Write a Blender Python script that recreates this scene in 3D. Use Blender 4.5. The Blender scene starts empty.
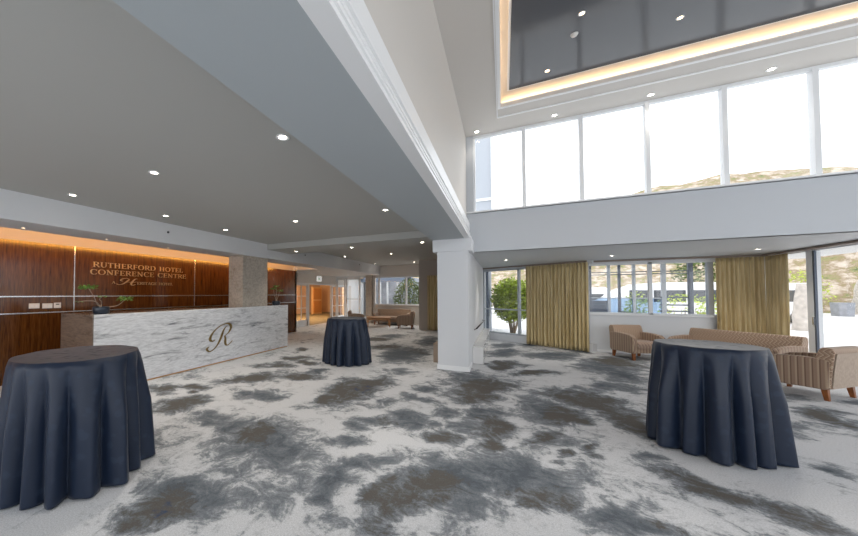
import bpy, math, random
from mathutils import Vector, noise
PI = math.pi
random.seed(7)
COL = bpy.context.scene.collection
SC = bpy.context.scene

# ------------------------------------------------------------------ helpers
class MB:
    def __init__(s): s.v = []; s.f = []
    def add(s, vs, fs):
        n = len(s.v); s.v += [tuple(p) for p in vs]; s.f += [tuple(i + n for i in f) for f in fs]; return s
    def box(s, x0, x1, y0, y1, z0, z1):
        return s.add([(x0,y0,z0),(x1,y0,z0),(x1,y1,z0),(x0,y1,z0),(x0,y0,z1),(x1,y0,z1),(x1,y1,z1),(x0,y1,z1)],
                     [(0,3,2,1),(4,5,6,7),(0,1,5,4),(1,2,6,5),(2,3,7,6),(3,0,4,7)])
    def obox(s, p, q, w, z0, z1, z2=None, z3=None):
        # box along plan segment p-q, width w centred
        d = Vector((q[0]-p[0], q[1]-p[1])); d.normalize(); n = Vector((-d.y, d.x)) * (w/2)
        a = [(p[0]-n.x,p[1]-n.y),(q[0]-n.x,q[1]-n.y),(q[0]+n.x,q[1]+n.y),(p[0]+n.x,p[1]+n.y)]
        return s.add([(x,y,z0) for x,y in a]+[(x,y,z1) for x,y in a],
                     [(0,3,2,1),(4,5,6,7),(0,1,5,4),(1,2,6,5),(2,3,7,6),(3,0,4,7)])
    def prism(s, pts, axis, a, b):
        # closed 2D outline extruded along axis: 'x' -> pts are (y,z); 'y' -> (x,z); 'z' -> (x,y)
        def P(p, t): return {'x':(t,p[0],p[1]), 'y':(p[0],t,p[1]), 'z':(p[0],p[1],t)}[axis]
        n = len(pts)
        vs = [P(p,a) for p in pts] + [P(p,b) for p in pts]
        fs = [tuple(range(n))[::-1], tuple(range(n,2*n))] + [(i,(i+1)%n,n+(i+1)%n,n+i) for i in range(n)]
        return s.add(vs, fs)
    def lathe(s, prof, c=(0,0,0), n=24, sq=1.0, ring=False):
        vs = []; m = len(prof)
        for i in range(n):
            a = 2*PI*i/n
            for r, z in prof: vs.append((c[0]+r*math.cos(a), c[1]+r*math.sin(a)*sq, c[2]+z))
        fs = []
        for i in range(n):
            j = (i+1) % n
            for k in range(m-1): fs.append((i*m+k, j*m+k, j*m+k+1, i*m+k+1))
        if ring: fs += [(i*m+m-1, ((i+1)%n)*m+m-1, ((i+1)%n)*m, i*m) for i in range(n)]
        else: fs.append(tuple(i*m for i in range(n))[::-1]); fs.append(tuple(i*m+m-1 for i in range(n)))
        return s.add(vs, fs)
    def tube(s, pts, r, n=8):
        pts = [Vector(p) for p in pts]; rs = r if isinstance(r,(list,tuple)) else [r]*len(pts)
        base = len(s.v)
        for i, p in enumerate(pts):
            d = (pts[min(i+1,len(pts)-1)] - pts[max(i-1,0)]).normalized()
            u = d.cross(Vector((0,0,1)))
            if u.length < .01: u = d.cross(Vector((1,0,0)))
            u.normalize(); w = d.cross(u)
            for k in range(n):
                a = 2*PI*k/n; q = p + (u*math.cos(a) + w*math.sin(a))*rs[i]; s.v.append(tuple(q))
        for i in range(len(pts)-1):
            for k in range(n):
                s.f.append((base+i*n+k, base+i*n+(k+1)%n, base+(i+1)*n+(k+1)%n, base+(i+1)*n+k))
        s.f.append(tuple(base+k for k in range(n))[::-1]); e = base+(len(pts)-1)*n
        s.f.append(tuple(e+k for k in range(n)))
        return s
    def build(s, name, mat, parent=None, smooth=False, bevel=0, loc=None):
        me = bpy.data.meshes.new(name); me.from_pydata(s.v, [], s.f)
        import bmesh
        bm = bmesh.new(); bm.from_mesh(me); bmesh.ops.recalc_face_normals(bm, faces=bm.faces); bm.to_mesh(me); bm.free()
        if mat: me.materials.append(mat)
        if smooth:
            for p in me.polygons: p.use_smooth = True
        o = bpy.data.objects.new(name, me); COL.objects.link(o)
        if parent: o.parent = parent
        if loc: o.location = loc
        if bevel:
            b = o.modifiers.new('bevel','BEVEL'); b.width = bevel; b.segments = 3; b.limit_method = 'ANGLE'
            for p in me.polygons: p.use_smooth = True
            b.harden_normals = True
        return o

def tag(o, label=None, cat=None, group=None, kind=None):
    if label: o['label'] = label
    if cat: o['category'] = cat
    if group: o['group'] = group
    if kind: o['kind'] = kind
    return o
def struct(o, label=None): return tag(o, label, None, None, 'structure')
def empty(name, loc=(0,0,0), rz=0):
    o = bpy.data.objects.new(name, None); COL.objects.link(o); o.location = loc; o.rotation_euler = (0,0,rz)
    o.empty_display_size = .1
    return o
def dup(root, loc=None, rz=None):
    kids = {}
    for o in list(COL.objects):
        if o.parent: kids.setdefault(o.parent.name, []).append(o)
    def cp(o, par):
        c = o.copy(); COL.objects.link(c)
        if par: c.parent = par
        for k in kids.get(o.name, []): cp(k, c)
        return c
    r = cp(root, None)
    if loc is not None: r.location = loc
    if rz is not None: r.rotation_euler = (0,0,rz)
    return r

# ------------------------------------------------------------------ materials
def mat(name):
    m = bpy.data.materials.new(name); m.use_nodes = True
    nt = m.node_tree; b = nt.nodes['Principled BSDF']
    return m, nt, b
def N(nt, t, **k):
    n = nt.nodes.new(t)
    for a, v in k.items(): setattr(n, a, v)
    return n
def L(nt, a, b): nt.links.new(a, b)
def plain(name, col, rough=.6, metal=0, spec=.5, bump=0, bscale=60, var=0, coat=0):
    m, nt, b = mat(name)
    b.inputs['Base Color'].default_value = (*col, 1); b.inputs['Roughness'].default_value = rough
    b.inputs['Metallic'].default_value = metal; b.inputs['Specular IOR Level'].default_value = spec
    if coat: b.inputs['Coat Weight'].default_value = coat; b.inputs['Coat Roughness'].default_value = .05
    if bump or var:
        tc = N(nt,'ShaderNodeTexCoord'); no = N(nt,'ShaderNodeTexNoise'); no.inputs['Scale'].default_value = bscale
        L(nt, tc.outputs['Object'], no.inputs['Vector'])
        if bump:
            bp = N(nt,'ShaderNodeBump'); bp.inputs['Strength'].default_value = bump; bp.inputs['Distance'].default_value = .005
            L(nt, no.outputs['Fac'], bp.inputs['Height']); L(nt, bp.outputs['Normal'], b.inputs['Normal'])
        if var:
            r = N(nt,'ShaderNodeValToRGB'); r.color_ramp.elements[0].position = .3; r.color_ramp.elements[1].position = .7
            r.color_ramp.elements[0].color = (*[c*(1-var) for c in col],1); r.color_ramp.elements[1].color = (*[min(1,c*(1+var)) for c in col],1)
            L(nt, no.outputs['Fac'], r.inputs['Fac']); L(nt, r.outputs['Color'], b.inputs['Base Color'])
    return m
def emis(name, col, s):
    m, nt, b = mat(name); b.inputs['Base Color'].default_value = (*col,1)
    b.inputs['Emission Color'].default_value = (*col,1); b.inputs['Emission Strength'].default_value = s
    return m
def glassmat(name, tint=(1,1,1), ior=1.45):
    m = bpy.data.materials.new(name); m.use_nodes = True; nt = m.node_tree; nt.nodes.clear()
    o = N(nt,'ShaderNodeOutputMaterial'); mx = N(nt,'ShaderNodeMixShader'); t = N(nt,'ShaderNodeBsdfTransparent'); g = N(nt,'ShaderNodeBsdfGlossy')
    t.inputs['Color'].default_value = (*tint,1); g.inputs['Roughness'].default_value = .02
    ge=N(nt,'ShaderNodeNewGeometry'); dt=N(nt,'ShaderNodeVectorMath',operation='DOT_PRODUCT'); L(nt,ge.outputs['Normal'],dt.inputs[0]); L(nt,ge.outputs['Incoming'],dt.inputs[1])
    ab=N(nt,'ShaderNodeMath',operation='ABSOLUTE'); L(nt,dt.outputs['Value'],ab.inputs[0])
    iv=N(nt,'ShaderNodeMath',operation='SUBTRACT'); iv.inputs[0].default_value=1; L(nt,ab.outputs[0],iv.inputs[1])
    pw_=N(nt,'ShaderNodeMath',operation='POWER'); L(nt,iv.outputs[0],pw_.inputs[0]); pw_.inputs[1].default_value=5
    f=N(nt,'ShaderNodeMath',operation='MULTIPLY_ADD'); L(nt,pw_.outputs[0],f.inputs[0]); f.inputs[1].default_value=.7; f.inputs[2].default_value=.035
    L(nt,f.outputs[0],mx.inputs[0]); L(nt,t.outputs[0],mx.inputs[1]); L(nt,g.outputs[0],mx.inputs[2]); L(nt,mx.outputs[0],o.inputs[0])
    return m
def stripes(name, c1, c2, c3, freq, diag=0, zig=0):
    # woven upholstery: stripes along (x+y) with optional diagonal and chevron
    m, nt, b = mat(name); b.inputs['Roughness'].default_value = .75; b.inputs['Sheen Weight'].default_value = .2
    tc = N(nt,'ShaderNodeTexCoord'); sp = N(nt,'ShaderNodeSeparateXYZ'); L(nt, tc.outputs['Object'], sp.inputs[0])
    a = N(nt,'ShaderNodeMath',operation='ADD'); L(nt,sp.outputs[0],a.inputs[0]); L(nt,sp.outputs[1],a.inputs[1])
    z = N(nt,'ShaderNodeMath',operation='MULTIPLY'); L(nt,sp.outputs[2],z.inputs[0]); z.inputs[1].default_value = diag
    if zig:
        pp = N(nt,'ShaderNodeMath',operation='PINGPONG'); L(nt,sp.outputs[2],pp.inputs[0]); pp.inputs[1].default_value = zig
        L(nt,pp.outputs[0],z.inputs[0])
    s = N(nt,'ShaderNodeMath',operation='ADD'); L(nt,a.outputs[0],s.inputs[0]); L(nt,z.outputs[0],s.inputs[1])
    mu = N(nt,'ShaderNodeMath',operation='MULTIPLY'); L(nt,s.outputs[0],mu.inputs[0]); mu.inputs[1].default_value = freq
    fr = N(nt,'ShaderNodeMath',operation='FRACT'); L(nt,mu.outputs[0],fr.inputs[0])
    r = N(nt,'ShaderNodeValToRGB'); e = r.color_ramp.elements
    e[0].position = 0; e[0].color = (*c1,1); e[1].position = 1; e[1].color = (*c1,1)
    for p,c in ((.3,c1),(.42,c2),(.6,c2),(.68,c3),(.8,c3),(.88,c1)):
        k = e.new(p); k.color = (*c,1)
    L(nt,fr.outputs[0],r.inputs['Fac']); L(nt,r.outputs['Color'],b.inputs['Base Color'])
    return m

M = {}
M['white'] = plain('white_paint', (.80,.80,.80), .55, bump=.05, bscale=180)
M['wallwhite'] = plain('wall_paint', (.72,.735,.76), .6, bump=.05, bscale=180)
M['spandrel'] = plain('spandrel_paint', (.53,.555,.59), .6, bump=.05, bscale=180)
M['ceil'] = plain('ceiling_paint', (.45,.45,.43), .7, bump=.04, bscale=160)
M['beam'] = plain('beam_soffit_daylight_blue', (.42,.46,.485), .6, bump=.03, bscale=160)  # blue of bounced daylight is mixed into the beam colour
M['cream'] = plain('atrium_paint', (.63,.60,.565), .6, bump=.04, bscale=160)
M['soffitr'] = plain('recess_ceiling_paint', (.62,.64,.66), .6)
M['taupe'] = plain('taupe_paint', (.42,.375,.335), .65, bump=.05, bscale=120)
M['trim'] = plain('trim_gloss', (.86,.87,.88), .35)
M['gloss'] = plain('gloss_white_stone', (.78,.77,.76), .08, spec=.8, var=.04, bscale=4)
M['alu'] = plain('window_aluminium', (.50,.53,.57), .4, metal=.3)
M['alud'] = plain('dark_aluminium', (.10,.12,.16), .4, metal=.3)
M['frame_white'] = plain('white_joinery', (.78,.80,.82), .4)
M['darkceil'] = plain('dark_gloss_ceiling', (.075,.078,.088), .12, spec=.6)
M['glass'] = glassmat('window_glass')
M['glassb'] = glassmat('blue_glass', (.55,.66,.78))
M['chrome'] = plain('brushed_chrome', (.72,.74,.77), .25, metal=.9)
M['gold'] = plain('brushed_gold', (.66,.47,.25), .32, metal=.75)
M['goldd'] = plain('antique_gold', (.26,.175,.06), .35, metal=.5)
M['black'] = plain('black_satin', (.012,.013,.016), .35)
M['potblue'] = plain('navy_glazed_pot', (.012,.02,.035), .3)
M['plate'] = plain('white_plastic', (.75,.74,.72), .35)
M['legwood'] = plain('leg_wood', (.26,.085,.022), .35, var=.25, bscale=14)
M['tablewood'] = plain('oak_table', (.42,.20,.07), .35, var=.15, bscale=12)
M['conc'] = plain('pale_paving', (.62,.61,.61), .8, var=.05, bscale=.6)
M['downl'] = emis('lamp_lens', (1,.90,.74), 22)
M['downw'] = emis('warm_lamp_lens', (1,.62,.28), 22)
M['roomw'] = plain('room_amber', (.74,.52,.34), .6)
M['amber'] = plain('amber_door', (.55,.24,.07), .4)
M['foliage'] = plain('leaf_green', (.50,.60,.09), .55, var=.45, bscale=9)
M['foliaged'] = plain('leaf_olive', (.13,.17,.05), .6, var=.5, bscale=6)
M['leaf'] = plain('fresh_leaf', (.14,.30,.05), .5, var=.3, bscale=30)
M['bark'] = plain('pale_bark', (.34,.25,.18), .8, var=.3, bscale=8)
M['rock'] = plain('pale_rock', (.55,.50,.46), .85, var=.2, bscale=5, bump=.6)
M['vanw'] = plain('van_white', (.80,.81,.83), .3, coat=.5)
M['dark'] = plain('dark_grey', (.05,.055,.065), .5)
M['bluegrey'] = plain('blue_grey_cladding', (.16,.20,.27), .5)
M['palebuild'] = plain('pale_render', (.42,.45,.50), .7)
M['fab'] = stripes('striped_upholstery', (.30,.20,.14), (.43,.32,.225), (.17,.10,.068), 15)
M['fabd'] = stripes('chevron_upholstery', (.33,.22,.15), (.50,.38,.28), (.22,.135,.09), 19, diag=1.0, zig=.055)
M['fabl'] = stripes('seat_upholstery', (.31,.21,.155), (.40,.29,.22), (.22,.14,.10), 15, diag=.3)
M['fabp'] = plain('window_lit_back_upholstery', (.42,.33,.26), .75, var=.1, bscale=25)  # chair backs: window light painted in as a paler tone

# wood panelling: dark red-brown, vertical fine grain, lacquered
def woodpanel():
    m, nt, b = mat('rosewood_panel')
    tc = N(nt,'ShaderNodeTexCoord'); mp = N(nt,'ShaderNodeMapping'); mp.inputs['Scale'].default_value = (14,14,.8)
    L(nt,tc.outputs['Object'],mp.inputs[0]); n1 = N(nt,'ShaderNodeTexNoise'); n1.inputs['Scale'].default_value = 1.6; n1.inputs['Detail'].default_value = 6
    L(nt,mp.outputs[0],n1.inputs['Vector'])
    mp2 = N(nt,'ShaderNodeMapping'); mp2.inputs['Scale'].default_value = (60,60,3); L(nt,tc.outputs['Object'],mp2.inputs[0])
    n2 = N(nt,'ShaderNodeTexNoise'); n2.inputs['Scale'].default_value = 1.5; n2.inputs['Detail'].default_value = 3; L(nt,mp2.outputs[0],n2.inputs['Vector'])
    mi = N(nt,'ShaderNodeMath',operation='ADD'); L(nt,n1.outputs['Fac'],mi.inputs[0]); L(nt,n2.outputs['Fac'],mi.inputs[1])
    h = N(nt,'ShaderNodeMath',operation='MULTIPLY'); h.inputs[1].default_value = .5; L(nt,mi.outputs[0],h.inputs[0])
    r = N(nt,'ShaderNodeValToRGB'); e = r.color_ramp.elements
    e[0].position=.36; e[0].color=(.030,.009,.002,1); e[1].position=.66; e[1].color=(.145,.057,.013,1)
    k = e.new(.5); k.color=(.088,.029,.006,1)
    L(nt,h.outputs[0],r.inputs['Fac']); L(nt,r.outputs['Color'],b.inputs['Base Color'])
    b.inputs['Roughness'].default_value = .16; b.inputs['Specular IOR Level'].default_value = .55
    return m
M['wood'] = woodpanel()
def marble(name, base, vein, mid, scale=(1,.45,2.6)):
    m, nt, b = mat(name)
    tc = N(nt,'ShaderNodeTexCoord'); mp = N(nt,'ShaderNodeMapping'); mp.inputs['Scale'].default_value = scale; mp.inputs['Rotation'].default_value=(math.radians(8),0,0)
    L(nt,tc.outputs['Object'],mp.inputs[0])
    n1 = N(nt,'ShaderNodeTexNoise'); n1.inputs['Scale'].default_value=2.2; n1.inputs['Detail'].default_value=9; n1.inputs['Roughness'].default_value=.72; n1.inputs['Distortion'].default_value=.9
    L(nt,mp.outputs[0],n1.inputs['Vector'])
    n2 = N(nt,'ShaderNodeTexNoise'); n2.inputs['Scale'].default_value=14; n2.inputs['Detail'].default_value=6; n2.inputs['Roughness'].default_value=.7; L(nt,mp.outputs[0],n2.inputs['Vector'])
    r = N(nt,'ShaderNodeValToRGB'); e=r.color_ramp.elements
    e[0].position=.30; e[0].color=(*vein,1); e[1].position=.56; e[1].color=(*base,1)
    k=e.new(.385); k.color=(*mid,1); k=e.new(.45); k.color=(*[c*.94 for c in base],1)
    L(nt,n1.outputs['Fac'],r.inputs['Fac'])
    r2=N(nt,'ShaderNodeValToRGB'); r2.color_ramp.elements[0].position=.35; r2.color_ramp.elements[0].color=(.72,.72,.73,1); r2.color_ramp.elements[1].position=.6; r2.color_ramp.elements[1].color=(1,1,1,1)
    L(nt,n2.outputs['Fac'],r2.inputs['Fac'])
    mx=N(nt,'ShaderNodeMix',data_type='RGBA',blend_type='MULTIPLY'); mx.inputs[0].default_value=1
    L(nt,r.outputs['Color'],mx.inputs[6]); L(nt,r2.outputs['Color'],mx.inputs[7]); L(nt,mx.outputs[2],b.inputs['Base Color'])
    b.inputs['Roughness'].default_value=.22
    return m
M['marble'] = marble('white_marble', (.80,.81,.83), (.14,.15,.17), (.48,.49,.51), (1,.55,3.6))
M['marbleb'] = marble('brown_marble', (.20,.145,.11), (.07,.045,.035), (.13,.09,.068), (.45,.5,2.6))
M['tile'] = marble('beige_stone', (.56,.50,.43), (.36,.31,.25), (.48,.42,.35), (1,1,1.4))
def clothmat():
    m, nt, b = mat('navy_damask')
    tc = N(nt,'ShaderNodeTexCoord'); n1=N(nt,'ShaderNodeTexVoronoi'); n1.inputs['Scale'].default_value=11
    n0=N(nt,'ShaderNodeTexNoise'); n0.inputs['Scale'].default_value=16; n0.inputs['Detail'].default_value=4
    L(nt,tc.outputs['Object'],n0.inputs['Vector']); L(nt,tc.outputs['Object'],n1.inputs['Vector'])
    mu=N(nt,'ShaderNodeMath',operation='MULTIPLY'); L(nt,n1.outputs['Distance'],mu.inputs[0]); L(nt,n0.outputs['Fac'],mu.inputs[1])
    r=N(nt,'ShaderNodeValToRGB'); e=r.color_ramp.elements
    e[0].position=.10; e[0].color=(.016,.027,.052,1); e[1].position=.16; e[1].color=(.009,.017,.038,1)
    L(nt,mu.outputs[0],r.inputs['Fac']); L(nt,r.outputs['Color'],b.inputs['Base Color'])
    r2=N(nt,'ShaderNodeMapRange'); r2.inputs['From Min'].default_value=.1; r2.inputs['From Max'].default_value=.16; r2.inputs['To Min'].default_value=.58; r2.inputs['To Max'].default_value=.42
    L(nt,mu.outputs[0],r2.inputs['Value']); L(nt,r2.outputs[0],b.inputs['Roughness'])
    b.inputs['Sheen Weight'].default_value=.08; b.inputs['Sheen Roughness'].default_value=.4; b.inputs['Specular IOR Level'].default_value=.35
    return m
M['cloth'] = clothmat()
def curtmat():
    m, nt, b = mat('gold_curtain')
    tc=N(nt,'ShaderNodeTexCoord'); mp=N(nt,'ShaderNodeMapping'); mp.inputs['Scale'].default_value=(8,8,.5); L(nt,tc.outputs['Object'],mp.inputs[0])
    n=N(nt,'ShaderNodeTexNoise'); n.inputs['Scale'].default_value=3; n.inputs['Detail'].default_value=4; L(nt,mp.outputs[0],n.inputs['Vector'])
    r=N(nt,'ShaderNodeValToRGB'); e=r.color_ramp.elements; e[0].position=.35; e[0].color=(.47,.35,.16,1); e[1].position=.65; e[1].color=(.68,.55,.30,1)
    L(nt,n.outputs['Fac'],r.inputs['Fac']); L(nt,r.outputs['Color'],b.inputs['Base Color']); b.inputs['Roughness'].default_value=.5; b.inputs['Sheen Weight'].default_value=.3
    return m
M['curtain'] = curtmat()
def hillmat():
    m, nt, b = mat('hillside_scrub')
    tc=N(nt,'ShaderNodeTexCoord'); n=N(nt,'ShaderNodeTexNoise'); n.inputs['Scale'].default_value=1.1; n.inputs['Detail'].default_value=10; n.inputs['Roughness'].default_value=.72
    L(nt,tc.outputs['Object'],n.inputs['Vector'])
    r=N(nt,'ShaderNodeValToRGB'); e=r.color_ramp.elements
    e[0].position=.34; e[0].color=(.10,.13,.05,1); e[1].position=.7; e[1].color=(.66,.58,.50,1)
    for p,c in ((.42,(.28,.27,.12)),(.48,(.27,.20,.12)),(.56,(.50,.42,.34))):
        k=e.new(p); k.color=(*c,1)
    L(nt,n.outputs['Fac'],r.inputs['Fac']); L(nt,r.outputs['Color'],b.inputs['Base Color']); b.inputs['Roughness'].default_value=.9
    return m
M['hill'] = hillmat()

# ------------------------------------------------------------------ carpet
# patches of the woven cloud pattern: (centre x, y, radii, angle, strength, kind) in metres on the floor, kind 0 blue-grey, 1 taupe
BLOBS = [(-0.479,2.793,2.595,0.197,0.344,-2.182,1,0),
(-0.534,2.585,4.025,0.217,0.081,-3.775,1,1),
(0.157,3.017,5.731,-0.555,1.712,-5.117,1,1),
(-0.083,3.278,2.643,-0.233,-0.314,-2.856,1,0),
(-0.706,2.414,5.216,1.508,1.569,-3.014,0.9,1),
(-0.224,2.479,3.854,0.325,2.257,-4.335,0.8,0),
(-0.621,3.703,3.393,0.558,2.647,-5.085,1,1),
(-0.145,4.236,4.145,-0.887,-3.233,-1.705,1,1),
(-0.195,4.716,3.516,0.133,1.611,-3.095,1,0),
(-0.149,3.749,7.108,0.25,3.424,-6.578,1,1),
(-0.453,4.142,4.99,0.528,2.608,-5.01,0.8,0),
(0.404,4.036,4.787,-0.505,2.054,-3.945,1,1),
(0.591,3.697,14.933,-2.485,6.567,-12.615,1,1),
(0.839,3.905,13.555,-3.002,6.267,-12.039,1,1),
(0.372,3.582,14.466,-1.588,10.508,-20.185,1,1),
(0.622,4.027,4.143,-0.843,0.671,-5.573,0.7,0),
(-0.304,6.003,1.819,0.087,0.784,-1.506,1,1),
(-0.547,6.302,2.004,0.169,0.857,-1.646,0.9,0),
(0.468,5.06,3.266,-0.462,-0.302,-2.287,1,0),
(0.551,5.024,5.217,-0.828,-0.376,-2.922,1,1),
(-0.022,7.788,3.781,0.002,0.977,-1.876,1,1),
(1.137,5.802,1.62,-0.396,-0.852,-1.887,1,1),
(1.341,5.213,3.75,-1.282,-2.254,-1.699,1,1),
(0.957,6.116,2.01,-0.322,1.181,-2.269,0.8,0),
(-2.302,8.207,1.915,0.535,0.478,-0.917,1.1,0),
(-2.134,8.785,3.085,0.746,0.756,-1.453,0.8,1),
(-1.043,3.971,3.37,0.878,1.837,-3.528,1,0),
(-0.712,4.57,5.548,0.849,2.451,-4.708,0.9,0),
(-1.265,3.719,5.755,1.948,1.955,-3.756,0.9,1),
(0.555,2.896,4.584,-1.576,-1.366,-4.893,0.9,0),
(0.778,2.839,5.041,-1.431,5.146,-9.886,0.9,0),
(1.397,3.723,3.476,-1.722,-3.758,-3.901,0.95,1),
(1.662,3.544,4.629,-2.724,-4.276,-4.242,1,1),
(1.832,3.449,5.242,-3.352,-3.382,-4.504,0.9,1),
(1.285,4.213,7.103,-2.549,-0.138,-7.559,0.9,0),
(0.767,3.18,7.838,-1.956,4.358,-8.372,0.75,0),
(0.935,3.026,5.785,-2.218,1.529,-9.798,0.8,1),
(1.244,3.081,4.381,-1.814,6.433,-12.357,0.8,0),
(3.575,6.448,5.134,-2.984,-0.521,-2.448,1,1),
(2.976,5.736,4.577,-2.542,-0.852,-2.494,0.7,0),
(2.609,4.605,7.365,-4.632,-3.277,-4.325,0.8,0),
(4.403,7.648,5.54,-3.217,2.083,-4.001,0.7,0),
(3.739,7.564,4.983,-2.603,-1.592,-1.855,0.7,0),
(-2.223,2.72,1.365,1.12,0.909,-1.746,0.95,0),
(-2.416,2.754,2.081,2.119,2.36,-1.88,0.95,1),
(-2.879,2.846,1.957,2.262,2.647,-1.902,0.8,0),
(-2.186,1.643,1.96,2.64,1.509,-2.898,0.95,0),
(-2.18,1.496,2.123,3.824,2.674,-2.73,1,1),
(-2.119,1.492,2.966,5.787,5.616,-4.122,1,2),
(-2.296,1.29,2.162,3.924,4.109,-7.893,0.9,1),
(-4.066,4.625,1.341,1.289,2.748,-1.192,1,1),
(-4.084,3.084,1.466,1.955,1.375,-2.642,1,1),
(-3.221,2.838,1.87,2.267,2.457,-2.799,0.8,0),
(-4.526,3.675,2.317,2.869,2.733,-5.25,1,1),
(-3.396,5.136,2.024,1.34,1.561,-2.998,1,1),
(-3.399,3.96,2.267,1.952,2.272,-4.365,0.9,0),
(-5.022,3.417,2.768,4.094,2.049,-3.937,0.8,1),
(-2.106,4.935,1.371,0.715,2.038,-0.819,1,1),
(-2.358,4.179,2.726,1.868,3.145,-1.289,1,1),
(-1.991,4.87,3.957,1.862,3.688,-2.416,1,2),
(-1.445,3.692,3.878,1.513,2.167,-4.162,0.9,0),
(-1.479,3.242,5.228,2.381,3.11,-5.975,0.9,0),
(-1.139,2.909,3.948,1.541,3.511,-6.744,0.9,0),
(-1.277,2.546,3.277,2.298,4.223,-3.156,0.95,0),
(-1.293,2.292,6.035,3.408,2.46,-4.725,0.9,0),
(-0.817,2.466,7.973,1.734,0.551,-2.907,1,1),
(-0.694,2.178,8.836,2.785,2.622,-5.037,1,1),
(-1.774,2.026,1.761,1.553,1.581,-3.038,0.62,0),
(-1.681,2.372,2.673,1.902,2.387,-4.585,0.65,0),
(-2.188,2.108,2.767,2.895,2.387,-4.585,0.6,0),
(-1.01,2.014,3.263,1.635,3.371,-6.476,0.55,0),
(-2.189,5.088,1.938,0.833,0.853,-1.638,0.9,1),
(-3.847,10.502,1.846,0.675,0.946,-1.818,1,1),
(-3.855,9.041,3.818,1.627,1.214,-2.331,0.9,1),
(-2.203,10.831,3.113,0.63,0.412,-0.791,1,0),
(-0.43,5.623,2.434,0.18,1.089,-2.093,1,1),
(-3.534,11.548,1.897,0.579,0.825,-1.585,0.9,0),
(-3.066,9.039,1.648,0.558,0.873,-1.677,0.9,1),
(-0.023,10.929,3.139,0.001,0.99,-1.901,1,0),
(0.093,9.612,2.17,-0.025,0.81,-1.556,1,0),
(0.19,9.826,4.288,-0.091,1.044,-2.006,0.8,2),
(0.017,7.971,3.713,-0.016,0.937,-1.799,1,1),
(0.551,7.45,3.004,-0.23,1.933,-3.713,1,1),
(1.112,9.758,1.914,-0.222,0.88,-1.69,1,0),
(1.88,8.831,1.981,-0.451,-0.051,-1.156,1,0),
(2.333,9.524,2.2,-0.569,-0.137,-1.399,1,1),
(2.042,8.051,2.852,-0.792,-0.494,-1.306,1,0),
(1.603,6.995,2.951,-0.758,-0.57,-2.492,0.9,0),
(1.735,10.974,2.487,-0.424,-0.392,-1.988,1,0),
(0.7,11.412,2.144,-0.135,1.214,-2.331,0.7,0),
(-4.979,7.479,3.801,2.533,1.462,-2.808,1,1),
(-3.907,6.276,3.751,2.337,1.434,-2.754,1,1),
(-4.469,6.497,2.152,1.482,1.271,-2.441,0.9,1),
(-4.418,5.662,2.048,1.601,1.562,-3.001,0.8,1),
(-3.235,5.571,3.644,2.117,1.884,-3.619,0.9,0),
(-1.83,6.302,2.475,0.716,1.413,-2.714,0.7,0),
(-1.085,5.466,4.444,0.873,2.049,-3.937,0.8,0),
(-1.478,4.347,4.301,1.456,2.283,-4.387,0.8,0),
(-1.029,4.82,4.353,0.92,2.604,-5.002,0.8,0),
(-3.807,1.921,0.867,1.741,1.096,-2.105,0.6,0),
(-3.056,2.313,2.656,4.047,5.055,-3.797,0.7,0)]
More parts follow.
